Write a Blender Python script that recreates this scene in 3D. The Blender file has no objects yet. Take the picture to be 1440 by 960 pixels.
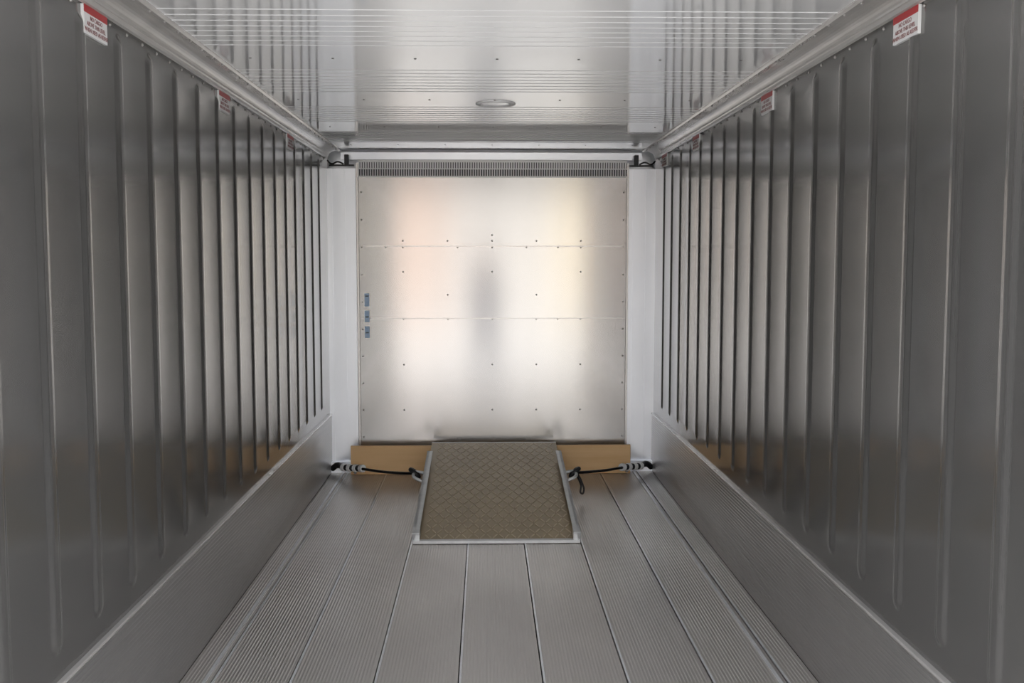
import bpy, bmesh, math, random
from mathutils import Vector, Matrix
random.seed(3)
D=bpy.data; C=bpy.context
scene=C.scene
W=1.145; CEIL=2.25; YB=7.24; Y0=1.80

# ---------------------------------------------------------------- helpers
def link(o,parent=None):
    scene.collection.objects.link(o)
    if parent: 
        o.parent=parent
        o.matrix_parent_inverse=parent.matrix_basis.inverted()
    return o
def mesh_obj(name,verts,faces,mat=None,parent=None,smooth=False,center=True):
    me=D.meshes.new(name)
    verts=[Vector(v) for v in verts]
    c=Vector((0,0,0))
    if center and verts:
        mn=Vector([min(v[i] for v in verts) for i in range(3)]); mx=Vector([max(v[i] for v in verts) for i in range(3)])
        c=(mn+mx)/2
    me.from_pydata([v-c for v in verts],[],faces); me.validate(); me.update()
    if mat: me.materials.append(mat)
    bm=bmesh.new(); bm.from_mesh(me); bmesh.ops.recalc_face_normals(bm,faces=bm.faces); bm.to_mesh(me); bm.free()
    if smooth:
        for p in me.polygons: p.use_smooth=True
    o=D.objects.new(name,me); o.location=c
    return link(o,parent)
def boxgeo(x0,x1,y0,y1,z0,z1):
    v=[(x0,y0,z0),(x1,y0,z0),(x1,y1,z0),(x0,y1,z0),(x0,y0,z1),(x1,y0,z1),(x1,y1,z1),(x0,y1,z1)]
    f=[(0,3,2,1),(4,5,6,7),(0,1,5,4),(1,2,6,5),(2,3,7,6),(3,0,4,7)]
    return v,f
class Geo:
    def __init__(s): s.v=[]; s.f=[]
    def add(s,v,f):
        n=len(s.v); s.v+=list(v); s.f+=[tuple(i+n for i in q) for q in f]
    def box(s,*a): s.add(*boxgeo(*a))
    def disc(s,c,axis,r,h,n=8,dome=True):
        ax=Vector(axis).normalized(); u=ax.orthogonal().normalized(); w=ax.cross(u); c=Vector(c)
        v=[];f=[]
        for i in range(n):
            a=2*math.pi*i/n; v.append(c+(u*math.cos(a)+w*math.sin(a))*r)
        for i in range(n):
            a=2*math.pi*i/n; v.append(c+(u*math.cos(a)+w*math.sin(a))*r*.6+ax*h)
        for i in range(n): f.append((i,(i+1)%n,n+(i+1)%n,n+i))
        f.append(tuple(range(n,2*n)))
        s.add(v,f)
    def obj(s,name,mat=None,parent=None,smooth=False): return mesh_obj(name,s.v,s.f,mat,parent,smooth)
def box(name,*a,mat=None,parent=None,bevel=0):
    v,f=boxgeo(*a); o=mesh_obj(name,v,f,mat,parent)
    if bevel:
        m=o.modifiers.new('b','BEVEL'); m.width=bevel; m.segments=2
    return o
def tube(name,pts,r,mat,parent=None,cyclic=False):
    cu=D.curves.new(name,'CURVE'); cu.dimensions='3D'; cu.bevel_depth=r; cu.bevel_resolution=3; cu.resolution_u=10; cu.use_fill_caps=True
    sp=cu.splines.new('BEZIER'); sp.bezier_points.add(len(pts)-1)
    for b,p in zip(sp.bezier_points,pts):
        b.co=p; b.handle_left_type='AUTO'; b.handle_right_type='AUTO'
    sp.use_cyclic_u=cyclic
    cu.materials.append(mat)
    return link(D.objects.new(name,cu),parent)

def material(name,c1,c2=None,metallic=0.0,rough=0.5,rough2=None,nscale=(3,3,3),ribs=None,aniso=0,tangent=None,wob=None,coat=0,detail=4):
    m=D.materials.new(name); m.use_nodes=True; nt=m.node_tree; N=nt.nodes; L=nt.links
    p=N['Principled BSDF']
    p.inputs['Base Color'].default_value=(*c1,1); p.inputs['Metallic'].default_value=metallic; p.inputs['Roughness'].default_value=rough
    if coat: p.inputs['Coat Weight'].default_value=coat; p.inputs['Coat Roughness'].default_value=.05
    tc=N.new('ShaderNodeTexCoord')
    if c2:
        mp=N.new('ShaderNodeMapping'); mp.inputs['Scale'].default_value=nscale
        L.new(tc.outputs['Object'],mp.inputs['Vector'])
        no=N.new('ShaderNodeTexNoise'); no.inputs['Scale'].default_value=1; no.inputs['Detail'].default_value=detail
        L.new(mp.outputs[0],no.inputs['Vector'])
        rp=N.new('ShaderNodeMapRange'); rp.inputs['From Min'].default_value=.3; rp.inputs['From Max'].default_value=.7
        L.new(no.outputs['Fac'],rp.inputs['Value'])
        mx=N.new('ShaderNodeMix'); mx.data_type='RGBA'
        mx.inputs['A'].default_value=(*c1,1); mx.inputs['B'].default_value=(*c2,1)
        L.new(rp.outputs[0],mx.inputs['Factor']); L.new(mx.outputs['Result'],p.inputs['Base Color'])
        if rough2 is not None:
            r2=N.new('ShaderNodeMapRange'); r2.inputs['To Min'].default_value=rough; r2.inputs['To Max'].default_value=rough2
            r2.inputs['From Min'].default_value=.3; r2.inputs['From Max'].default_value=.7
            L.new(no.outputs['Fac'],r2.inputs['Value']); L.new(r2.outputs[0],p.inputs['Roughness'])
    prev=None
    if ribs:
        axis,period,dist=ribs
        sx=N.new('ShaderNodeSeparateXYZ'); L.new(tc.outputs['Object'],sx.inputs[0])
        mu=N.new('ShaderNodeMath'); mu.operation='MULTIPLY'; mu.inputs[1].default_value=2*math.pi/period
        L.new(sx.outputs[axis],mu.inputs[0])
        si=N.new('ShaderNodeMath'); si.operation='SINE'; L.new(mu.outputs[0],si.inputs[0])
        b=N.new('ShaderNodeBump'); b.inputs['Distance'].default_value=dist; b.inputs['Strength'].default_value=1
        L.new(si.outputs[0],b.inputs['Height']); prev=b
    if wob:
        sc,dist=wob
        mp=N.new('ShaderNodeMapping'); mp.inputs['Scale'].default_value=sc; L.new(tc.outputs['Object'],mp.inputs['Vector'])
        no=N.new('ShaderNodeTexNoise'); no.inputs['Scale'].default_value=1; no.inputs['Detail'].default_value=1; L.new(mp.outputs[0],no.inputs['Vector'])
        b=N.new('ShaderNodeBump'); b.inputs['Distance'].default_value=dist; L.new(no.outputs['Fac'],b.inputs['Height'])
        if prev: L.new(prev.outputs[0],b.inputs['Normal'])
        prev=b
    if prev: L.new(prev.outputs[0],p.inputs['Normal'])
    if aniso:
        p.inputs['Anisotropic'].default_value=aniso
        cx=N.new('ShaderNodeCombineXYZ')
        for i in range(3): cx.inputs[i].default_value=tangent[i]
        L.new(cx.outputs[0],p.inputs['Tangent'])
    return m

M_wall=material('stainless_wall',(.205,.202,.197),(.24,.234,.227),metallic=.72,rough=.14,rough2=.18,nscale=(1,1.5,.6),wob=((1,1.5,.7),.0015))
M_ceil=material('ceiling_gloss',(.98,.985,.995),(.96,.967,.98),metallic=.28,rough=.05,rough2=.07,nscale=(1,1,1))
M_cove=material('cove_alu',(.70,.68,.66),(.62,.60,.58),metallic=.6,rough=.25,nscale=(2,6,2))
M_kick=material('kick_alu',(.40,.39,.38),(.355,.347,.34),metallic=.7,rough=.28,nscale=(2,2,2))
M_floor=material('floor_alu',(.55,.525,.50),(.48,.455,.435),metallic=.6,rough=.32,rough2=.38,nscale=(2,1.2,1))
M_seam=material('weld_seam',(.80,.81,.83),(.62,.63,.65),metallic=.5,rough=.3,nscale=(40,12,10))
M_panel=material('bulkhead_alu',(.46,.45,.44),(.43,.423,.415),metallic=.93,rough=.15,rough2=.17,nscale=(3,3,.3),aniso=.65,tangent=(0,0,1),wob=((1.3,1,.6),.0012))
M_pillar=material('pillar_alu',(.92,.945,.99),(.88,.905,.96),metallic=.6,rough=.32,nscale=(3,3,1.5))
M_grille=material('grille_white',(.95,.94,.93),metallic=.2,rough=.4)
M_dark=material('dark_void',(.02,.02,.02),rough=.8)
M_gback=material('grille_back',(.14,.14,.14),rough=.7)
M_rivet=material('rivet',(.30,.29,.28),metallic=.8,rough=.4)
M_wood=material('plywood',(.88,.58,.30),(.81,.51,.24),rough=.5,nscale=(2,2,30),detail=6)
M_black=material('black_rubber',(.012,.012,.014),rough=.45)
M_white=material('white_tape',(.92,.92,.92),rough=.5)
M_galv=material('galvanised_rail',(.76,.77,.77),(.64,.65,.66),metallic=.5,rough=.4,nscale=(20,20,20))
M_plate=material('tread_plate',(.42,.325,.20),(.34,.265,.165),metallic=.3,rough=.42,nscale=(6,6,6))
M_lug=material('tread_lug',(.70,.60,.43),(.59,.50,.36),metallic=.5,rough=.33,nscale=(8,8,8))
M_stick=material('sticker_white',(.80,.80,.80),rough=.35)
M_red=material('sticker_red',(.45,.03,.035),rough=.35)
M_txt=material('sticker_text',(.25,.07,.07),rough=.5)
M_blue=material('label_blue',(.46,.66,.95),(.58,.74,.95),rough=.4,nscale=(30,30,60))
M_shell=material('container_paint',(.7,.7,.7),(.62,.62,.62),rough=.5)
M_ground=material('outdoor_concrete',(.54,.53,.51),(.46,.45,.435),rough=.85,nscale=(.6,.6,.6))
M_pink=material('reflect_pink',(.59,.46,.385),(.56,.44,.37),rough=.8)
M_cream=material('render_cream',(.59,.565,.53),(.54,.52,.49),rough=.8)
M_yel=material('reflect_yellow',(.92,.76,.48),(.90,.74,.48),rough=.8)
M_glass=material('window_dark',(.05,.08,.12),rough=.1)
M_cloth=material('dark_clothing',(.03,.05,.10),(.025,.04,.08),rough=.9)
M_skin=material('skin',(.55,.34,.25),rough=.6)
M_hair=material('hair',(.05,.035,.025),rough=.6)

# ---------------------------------------------------------------- side walls with pressed beads
PITCH=.286; GY=[2.03+PITCH*k for k in range(18)]
ZB,ZT=.477,2.165; GR=.040; GD=-.0075
def groove(y,z):
    best=1e9
    for g in GY:
        if abs(y-g)<.1:
            dz=0
            if z<ZB+GR: dz=ZB+GR-z
            if z>ZT-GR: dz=z-(ZT-GR)
            best=min(best,math.hypot(y-g,dz))
    t=best/GR
    if t>=1: return 0
    t=min(1,(1-t)/.75)
    return GD*(t*t*(3-2*t))
ys=[Y0]
offs=[-GR*1.02+2.04*GR*i/18 for i in range(19)]
for g in GY: ys+=[g+o for o in offs]
ys.append(YB+.04)
zs=[.30,.40]+[ZB-.005+ .052*i/13 for i in range(14)]+[.8,1.2,1.6,1.9]+[ZT-.047+.052*i/13 for i in range(14)]+[2.25]
for side,s in (('left',-1),('right',1)):
    v=[];f=[]
    for y in ys:
        for z in zs: v.append((s*(W+groove(y,z)),y,z))
    n=len(zs)
    for i in range(len(ys)-1):
        for j in range(n-1): 
            q=(i*n+j,(i+1)*n+j,(i+1)*n+j+1,i*n+j+1); f.append(q)
    wall=mesh_obj('wall_'+side,v,f,M_wall,smooth=True)
    a,b=sorted((s*(W+.02),s*(W+.08)))
    box('outer_skin',a,b,Y0,YB+.25,-.12,CEIL+.12,mat=M_shell,parent=wall)
    # kick plate : ribbed extrusion
    prof=[(W+.02,0.0),(W-.012,0.0)]
    z=.012
    while z<.390:
        prof+=[(W-.012,z),(W-.0132,z+.002),(W-.0132,z+.006),(W-.012,z+.008)]; z+=.0155
    prof+=[(W-.012,.402),(W+.02,.402)]
    v=[(s*p[0],y,p[1]) for y in (Y0,YB) for p in prof]; n=len(prof)
    f=[(j,j+1,n+j+1,n+j) for j in range(n-1)]
    k=mesh_obj('baseboard_'+side,v,f,M_kick)
    a,b=sorted((s*(W-.017),s*(W+.004))); box('top_lip',a,b,Y0,YB,.402,.412,mat=M_cove,parent=k,bevel=.003)
    # cove extrusion : profile (inset, z)
    prof=[(0,2.190),(.008,2.186),(.016,2.190),(.018,2.200),(.020,2.203)]
    for i in range(9):
        a=i/8*math.pi/2
        prof.append((.022+.060*(1-math.cos(a)),2.204+.036*math.sin(a)))
    prof+=[(.088,2.236),(.100,2.236),(.106,2.243),(.106,2.26)]
    v=[];f=[]
    for y in (Y0,YB-.05):
        for p in prof: v.append((s*(W-p[0]),y,p[1]))
    n=len(prof)
    for j in range(n-1): f.append((j,j+1,n+j+1,n+j))
    t=mesh_obj('trim_'+('1' if s<0 else '2'),v,f,M_cove,smooth=False)
    G=Geo()
    y=Y0+.1
    while y<YB-.1:
        G.disc((s*(W-.094),y,2.236),(0,0,-1),.006,.004)
        G.disc((s*(W-.0),y+.07,2.178),(-s,0,0),.006,.004)
        y+=.143
    G.obj('screws',M_rivet,parent=t)
# ---------------------------------------------------------------- ceiling
prof=[(Y0,0)]
for k in range(5):
    y=2.22+k*1.0
    for i in range(8):
        yy=y+i*.075
        prof+=[(yy-.005,0),(yy-.003,.0018),(yy+.003,.0018),(yy+.005,0)]
prof.append((YB-.04,0))
v=[];f=[]
for x in (-W+.09,W-.09):
    for p in prof: v.append((x,p[0],CEIL-p[1]))
n=len(prof)
for j in range(n-1): f.append((j,j+1,n+j+1,n+j))
ceil=mesh_obj('ceiling',v,f,M_ceil)
box('roof_skin',-W-.08,W+.08,Y0,YB+.25,CEIL+.03,CEIL+.12,mat=M_shell,parent=ceil)
G=Geo()
for yy in (3.02,3.98,4.98,5.98,6.9):
    for i in range(7):
        G.disc((-.93+i*.31,yy,CEIL),(0,0,-1),.006,.003)
G.obj('screws',M_rivet,parent=ceil)
def lathe(name,prof,c,mat,n=40,parent=None):
    v=[];f=[]
    for i in range(n):
        a=2*math.pi*i/n
        for r,z in prof: v.append((c[0]+r*math.cos(a),c[1]+r*math.sin(a),c[2]+z))
    m=len(prof)
    for i in range(n):
        k=(i+1)%n
        for j in range(m-1): f.append((i*m+j,k*m+j,k*m+j+1,i*m+j+1))
    return mesh_obj(name,v,f,mat,parent,smooth=True)
cap=lathe('ceiling_drain_cap',[(.097,0.0),(.096,-.005),(.088,-.008),(.076,-.007),(.071,-.002)],(0.005,5.09,CEIL),M_white)
lathe('lens',[(.0715,-.002),(.04,-.003),(.001,-.003)],(0.005,5.09,CEIL),M_ceil,parent=cap)

# ---------------------------------------------------------------- floor (ribbed extruded planks)
seams=[-1.02,-.745,-.445,-.145,.155,.455,.755,1.02]
xs=[-W+.012]+seams+[W-.012]
v=[];f=[]
for a,b in zip(xs[:-1],xs[1:]):
    a+=.0025; b-=.0025
    prof=[(a,-.02),(a,0)]
    nr=int((b-a-.014)/.0125); st=(b-a-.014)/nr
    for i in range(nr):
        x=a+.007+i*st
        prof+=[(x+.0015,0),(x+.0035,.0012),(x+.0075,.0012),(x+.0095,0)]
    prof+=[(b,0),(b,-.02)]
    n0=len(v); n=len(prof)
    v+=[(p[0],y,p[1]) for y in (Y0,YB+.2) for p in prof]
    f+=[(n0+j,n0+j+1,n0+n+j+1,n0+n+j) for j in range(n-1)]
fl=mesh_obj('floor',v,f,M_floor)
box('subfloor',-W-.08,W+.08,Y0,YB+.25,-.12,-.012,mat=M_dark,parent=fl)
G=Geo()
for s in seams:
    G.box(s+.0025,s+.010,Y0,YB,-.001,.0035)
    if abs(s)>1: 
        G.box(s-.03,s-.018,Y0,YB,-.001,.006)
G.obj('weld_beads',M_seam,parent=fl)

# ---------------------------------------------------------------- back bulkhead
back=box('wall_back',-W-.02,W+.02,YB+.16,YB+.25,-.02,CEIL+.05,mat=M_pillar)
PX0,PX1=-.925,.938
def zb(v): return 1.49-(v-366)/200.4
yb=YB-.02
box('panel_top',PX0,PX1,yb,yb+.02,zb(347),zb(250),mat=M_panel,parent=back,bevel=.002)
box('panel_middle',PX0,PX1,yb-.004,yb+.016,zb(447.5),zb(345.5),mat=M_panel,parent=back,bevel=.002)
box('panel_bottom',PX0,PX1,yb,yb+.02,.12,zb(446),mat=M_panel,parent=back,bevel=.002)
box('panel_base',PX0,PX1,yb+.03,yb+.05,0,.14,mat=M_dark,parent=back)
G=Geo()
for a,b in ((-W,-.945),(.955,W)):
    G.box(a,b,YB+.0,YB+.03,.06,2.125)
    for t in (.03,.12):
        G.box(a+t,a+t+.006,YB-.006,YB,.06,2.125)
    G.box(a+.01,b-.01,YB-.05,YB,0.0,.075)
G.obj('corner_post',M_pillar,parent=back)
G=Geo(); G.box(PX0-.014,PX0,yb-.010,yb+.03,.12,2.16); G.box(PX1,PX1+.014,yb-.010,yb+.03,.12,2.16); 
G.obj('edge_angle',M_cove,parent=back)
G=Geo()
for z in (1.58,1.08,1.41,1.25,.76,.44):
    xsr=[-.62,0,.62] if z!=1.25 else [-.31,.31]
    if z==1.58: xsr=[-.74,-.62,-.24,0,.24,.46,.62]
    if z==1.08: xsr=[-.62,-.31,0,.31,.46,.62]
    if z in (.76,.44): xsr=[-.62,0,.31,.62]
    for x in xsr: G.disc((x,yb-(.004 if z>1.09 else 0),z),(0,-1,0),.0065,.004)
for z in [.25+.19*i for i in range(10)]:
    for x in (PX0+.02,PX1-.02): G.disc((x,yb-.002,z),(0,-1,0),.0065,.005)
for i in range(5): G.disc((-.62+i*.31,yb,1.625),(0,-1,0),.0065,.004)
G.disc((0,yb,1.665),(0,-1,0),.0065,.004)
G.obj('rivets',M_rivet,parent=back)
G=Geo(); G.box(PX0+.03,PX1-.02,yb-.007,yb,zb(347.5),zb(345.5)); G.box(PX0+.03,PX1-.02,yb-.007,yb,zb(448),zb(446.5)); G.obj('lap_edges',M_cove,parent=back)

# air return grille
grille=box('air_grille',PX0,PX1,yb+.015,yb+.020,2.06,2.175,mat=M_gback)
G=Geo()
G.box(PX0,PX1,yb-.008,yb+.004,2.166,2.180); G.box(PX0,PX1,yb-.008,yb+.004,2.118,2.124); G.box(PX0,PX1,yb-.008,yb+.004,2.062,2.072)
x=PX0
while x<PX1:
    G.box(x,x+.010,yb-.006,yb+.002,2.120,2.17); G.box(x,x+.006,yb-.006,yb+.002,2.065,2.12); x+=.0165
G.obj('bars',M_grille,parent=grille)
box('header_strip',-W+.1,W-.1,YB+.0,YB+.03,2.185,2.235,mat=M_pillar,parent=grille)
# corner hardware
for s in (-1,1):
    e=box('corner_bracket' ,*sorted((s*.985,s*1.015)),YB-.06,YB-.03,2.135,2.215,mat=M_black,bevel=.004)
    v,f=boxgeo(*sorted((s*.95,s*1.12)),YB-.055,YB-.035,2.135,2.147); mesh_obj('arm',v,f,M_black,parent=e)
    tube('cable',[(s*1.02,YB-.045,2.15),(s*1.06,YB-.05,2.165),(s*1.10,YB-.06,2.15),(s*1.125,YB-.09,2.17)],.006,M_black,parent=e)

# label strip on bulkhead
lab=box('temperature_label',-.885,-.86,yb-.006,yb-.0005,.945,1.26,mat=M_panel)
for a,b in ((1.17,1.26),(1.06,1.14),(.95,1.03)):
    box('blue_patch',-.890,-.857,yb-.008,yb-.006,a,b,mat=M_blue,parent=lab)
G=Geo()
for z in (1.10,.99,1.245): G.box(-.884,-.862,yb-.0092,yb-.008,z-.008,z)
G.obj('mark',M_glass,parent=lab)

# ---------------------------------------------------------------- plywood board
bd=box('plywood_board',-.985,.965,7.105,7.128,0.003,.205,mat=M_wood,bevel=.003)
G=Geo()
for x in (-.955,.94): G.disc((x,7.105,.02),(0,-1,0),.012,.01)
G.obj('bolts',M_rivet,parent=bd)

# ---------------------------------------------------------------- loading ramp
RW=.44; rc=.01
p0=Vector((rc,5.34,.012)); p1=Vector((rc,7.095,.222))
ax=(p1-p0); RL=ax.length; ax.normalize(); X=Vector((1,0,0)); up=X.cross(ax).normalized()
def R(x,l,h): return p0+X*x+ax*l+up*h
def rbox(G,x0,x1,l0,l1,h0,h1):
    v,f=boxgeo(x0,x1,l0,l1,h0,h1); G.add([R(*q) for q in v],f)
G=Geo(); rbox(G,-RW+.01,RW-.01,0,RL,0,.006)
ramp=G.obj('loading_ramp',M_plate)
G=Geo()
wx,wy=.066,.150
nx=int(2*RW/wx)+1; ny=int(RL/wy)+1
ang=math.atan2(wx/2,wy/2); ln=math.hypot(wx/2,wy/2)*.9
for i in range(2*nx):
    for j in range(2*ny):
        cx=-RW+.02+(i+.5)*wx/2; cy=.02+(j+.5)*wy/2
        if abs(cx)>RW-.040 or cy>RL-.03: continue
        sgn=1 if (i+j)%2==0 else -1
        d=Vector((math.sin(ang)*sgn,math.cos(ang))); nn=Vector((d.y,-d.x)); h=ln/2; w=.0055
        pts=[Vector((cx,cy))+d*a+nn*b for a,b in ((-h,0),(-h*.5,w),(h*.5,w),(h,0),(h*.5,-w),(-h*.5,-w))]
        pt2=[Vector((cx,cy))+d*a+nn*b for a,b in ((-h*.8,0),(-h*.5,w*.4),(h*.5,w*.4),(h*.8,0),(h*.5,-w*.4),(-h*.5,-w*.4))]
        v=[R(q.x,q.y,.006) for q in pts]+[R(q.x,q.y,.0090) for q in pt2]
        G.add(v,[(k,(k+1)%6,6+(k+1)%6,6+k) for k in range(6)]+[tuple(range(6,12))])
G.obj('tread_lugs',M_lug,parent=ramp)
G=Geo()
for s in (-1,1):
    a,b=sorted((s*(RW-.012),s*(RW+.004))); rbox(G,a,b,0,RL*.82,-.006,.046)
    a,b=sorted((s*(RW-.032),s*(RW+.004))); rbox(G,a,b,0,RL*.82,.040,.046)
    a,b=sorted((s*(RW-.034),s*(RW+.004))); rbox(G,a,b,0,.09,-.006,.050)
rbox(G,-RW,RW,-.012,.012,-.006,.010)
rbox(G,-RW+.01,RW-.01,RL-.008,RL+.004,-.004,.008)
G.obj('side_rails',M_galv,parent=ramp)
G=Geo()
for x in (-.25,0,.25): rbox(G,x-.015,x+.015,.25,RL-.05,-.022,0)
G.obj('stiffeners',M_galv,parent=ramp)
for s in (-1,1):
    b=R(s*(RW+.004),RL*.56,.01)
    tube('handle',[b+Vector((0,-.08,0)),b+Vector((s*.05,-.06,.02)),b+Vector((s*.06,.0,.03)),b+Vector((s*.05,.06,.03)),b+Vector((0,.08,.02))],.010,M_galv,parent=ramp)

# ---------------------------------------------------------------- tie-down cords
for s in (-1,1):
    hx=rc+s*(RW+.055); 
    pA=Vector((s*1.10,7.17,.045)); pE=Vector((hx,6.36,.165))
    pts=[pA,Vector((s*1.0,7.02,.075)),Vector((s*.88,6.88,.09)),Vector((s*.72,6.66,.115)),Vector((s*.60,6.5,.14)),pE]
    cord=tube('tie_down_cord',pts,.009,M_black)
    a=Vector((s*1.03,7.03,.07)); b=Vector((s*.87,6.88,.092)); dd=(b-a)
    for i in range(7):
        q=a+dd*(i/7); r=a+dd*((i+.92)/7)
        tube('sleeve_%d'%(i+1),[q,r],.026 if i%2==0 else .022,M_white if i%2==0 else M_black,parent=cord)
    tube('hook',[Vector((s*1.125,7.19,.03)),Vector((s*1.09,7.16,.06)),Vector((s*1.05,7.1,.065)),Vector((s*1.03,7.04,.07))],.020,M_black,parent=cord)
    tube('knot',[pE+Vector((-s*.01,-.03,0)),pE+Vector((s*.03,0,.025)),pE+Vector((s*.0,.03,.0)),pE+Vector((-s*.02,0,-.02))],.014,M_black,parent=cord,cyclic=True)
    if s>0:
        tube('loose_tail',[pE+Vector((.02,0,0)),pE+Vector((.045,-.03,-.05)),pE+Vector((.055,-.06,-.11)),pE+Vector((.045,-.06,-.12)),pE+Vector((.04,-.04,-.07)),pE+Vector((.02,.0,-.02))],.006,M_black,parent=cord)

# ---------------------------------------------------------------- warning stickers
def sticker(s,y):
    base=box('warning_sticker',*sorted((s*(W-.0095),s*(W-.0005))),y-.086,y+.086,2.108,2.186,mat=M_stick)
    box('red_band',*sorted((s*(W-.0105),s*(W-.009))),y-.086,y+.086,2.166,2.186,mat=M_red,parent=base)
    for i,t in enumerate(('NO CARGO','ABOVE THIS LEVEL','WHEN USED AS REEFER')):
        c=D.curves.new('text','FONT'); c.body=t; c.size=.0165; c.align_x='CENTER'; c.align_y='CENTER'; c.extrude=.0002
        c.materials.append(M_txt)
        o=D.objects.new('text_%d'%(i+1),c)
        o.location=(s*(W-.0105),y,2.155-i*.017)
        o.rotation_euler=(math.pi/2,0,math.pi/2 if s<0 else -math.pi/2)
        link(o,base)
for y in (2.98,4.41,5.87): sticker(-1,y)
for y in (2.93,4.365,5.83,6.85): sticker(1,y)

# ---------------------------------------------------------------- outside (seen as reflections / light source)
box('ground',-30,30,-30,Y0,-.30,-.15,mat=M_ground)
box('yard_slab',-30,30,Y0,20,-.30,-.15,mat=M_ground)
bl=box('building',-14,14,-17,-14,-.15,4.5,mat=M_cream)
box('pink_reflect_strip',-2.9,-1.1,-13.98,-13.9,-.15,3.6,mat=M_pink,parent=bl)  # added out of view to give the bulkhead its pinkish reflection
box('yellow_reflect_strip',2.0,2.45,-13.98,-13.9,-.15,4.5,mat=M_yel,parent=bl)  # unseen strip, added for the narrow yellow highlight mirrored in the bulkhead
for x in (-10,-6.5,5,9): box('window',x,x+1.6,-13.99,-13.93,1.2,3,mat=M_glass,parent=bl)

# ---------------------------------------------------------------- photographer (only seen as the reflected figure)
def skin_fig(name,nodes,edges,mat,root,parent=None,sub=2):
    me=D.meshes.new(name); keys=list(nodes); me.from_pydata([nodes[k][0] for k in keys],[(keys.index(a),keys.index(b)) for a,b in edges],[])
    me.materials.append(mat); o=link(D.objects.new(name,me),parent)
    m=o.modifiers.new('skin','SKIN'); m.use_smooth_shade=True
    for i,k in enumerate(keys):
        r=nodes[k][1]; me.skin_vertices[0].data[i].radius=(r,r) if not isinstance(r,tuple) else r
        me.skin_vertices[0].data[i].use_root=(k==root)
    m=o.modifiers.new('sub','SUBSURF'); m.levels=sub; m.render_levels=sub
    return o
px,py,g=-.045,-.42,-.15
nodes={'pel':((px,py,g+.95),(.16,.12)),'waist':((px,py,g+1.10),(.15,.11)),'chest':((px,py,g+1.30),(.18,.13)),'neckb':((px,py,g+1.47),(.08,.075)),'neck':((px,py+.01,g+1.53),.055)}
edges=[('pel','waist'),('waist','chest'),('chest','neckb'),('neckb','neck')]
for n,s in (('l',-1),('r',1)):
    nodes.update({n+'hip':((px+s*.10,py,g+.88),.095),n+'kn':((px+s*.12,py+.01,g+.50),.065),n+'an':((px+s*.13,py-.01,g+.10),.045),n+'toe':((px+s*.15,py+.15,g+.045),.042),
      n+'sh':((px+s*.19,py,g+1.42),.065),n+'el':((px+s*.25,py+.10,g+1.17),.048),n+'wr':((px+s*.10,py+.20,g+1.44),.032)})
    edges+=[('pel',n+'hip'),(n+'hip',n+'kn'),(n+'kn',n+'an'),(n+'an',n+'toe'),('neckb',n+'sh'),(n+'sh',n+'el'),(n+'el',n+'wr')]
ph=skin_fig('photographer',nodes,edges,M_cloth,'pel')
def ell(name,c,r,mat,parent):
    me=D.meshes.new(name); bm=bmesh.new(); bmesh.ops.create_uvsphere(bm,u_segments=24,v_segments=16,radius=1); bmesh.ops.scale(bm,vec=r,verts=bm.verts); bm.to_mesh(me); bm.free()
    for p in me.polygons: p.use_smooth=True
    me.materials.append(mat); o=D.objects.new(name,me); o.location=c; return link(o,parent)
ell('head',(px,py+.02,g+1.645),(.076,.095,.115),M_skin,ph)
ell('hair',(px,py+.0,g+1.675),(.082,.098,.100),M_hair,ph)
ell('nose',(px,py+.117,g+1.635),(.013,.016,.022),M_skin,ph)
for s in (-1,1):
    ell('ear',(px+s*.078,py+.01,g+1.64),(.01,.02,.03),M_skin,ph)
    ell('eye',(px+s*.03,py+.10,g+1.655),(.012,.012,.009),M_hair,ph)
    w=Vector((px+s*.10,py+.20,g+1.44))
    nd={'w':(tuple(w),.026),'p':(tuple(w+Vector((-s*.02,.03,.05))),(.036,.016))}; ed=[('w','p')]
    for i in range(4):
        b=w+Vector((-s*.01,.015+i*.017,.085)); L=(.035,.04,.037,.028)[i]
        nd['a%d'%i]=(tuple(b),.009); nd['b%d'%i]=(tuple(b+Vector((-s*L,.0,.012))),.0085); nd['c%d'%i]=(tuple(b+Vector((-s*(L+.02),0,-.012))),.007)
        ed+=[('p','a%d'%i),('a%d'%i,'b%d'%i),('b%d'%i,'c%d'%i)]
    nd['t']=(tuple(w+Vector((-s*.05,.01,.045))),.010); nd['u']=(tuple(w+Vector((-s*.065,.01,.07))),.009); ed+=[('w','t'),('t','u')]
    skin_fig('hand',nd,ed,M_skin,'w',ph,1)
box('camera_body',px-.065,px+.065,py+.16,py+.22,g+1.53,g+1.62,mat=M_black,parent=ph,bevel=.01)

# ---------------------------------------------------------------- light
w=D.worlds.new('World'); scene.world=w; w.use_nodes=True; nt=w.node_tree
bg=nt.nodes['Background']; bg.inputs['Color'].default_value=(.94,.96,1,1); bg.inputs['Strength'].default_value=4.5
sun=D.lights.new('sun','SUN'); sun.energy=4.5; sun.color=(1,.94,.86); sun.angle=.01
so=D.objects.new('sun',sun); link(so); so.rotation_euler=Vector((.25,-.6,-1.05)).to_track_quat('-Z','Y').to_euler(); so.location=(0,0,9)
scene.view_settings.view_transform='Standard'

# ---------------------------------------------------------------- camera
cam=D.cameras.new('camera'); co=D.objects.new('camera',cam); link(co)
cam.sensor_width=36; cam.lens=36.25; cam.clip_start=.05
co.location=(-.045,0,1.49); co.rotation_euler=(math.radians(90-4.5),0,math.radians(-1.46))
scene.camera=co
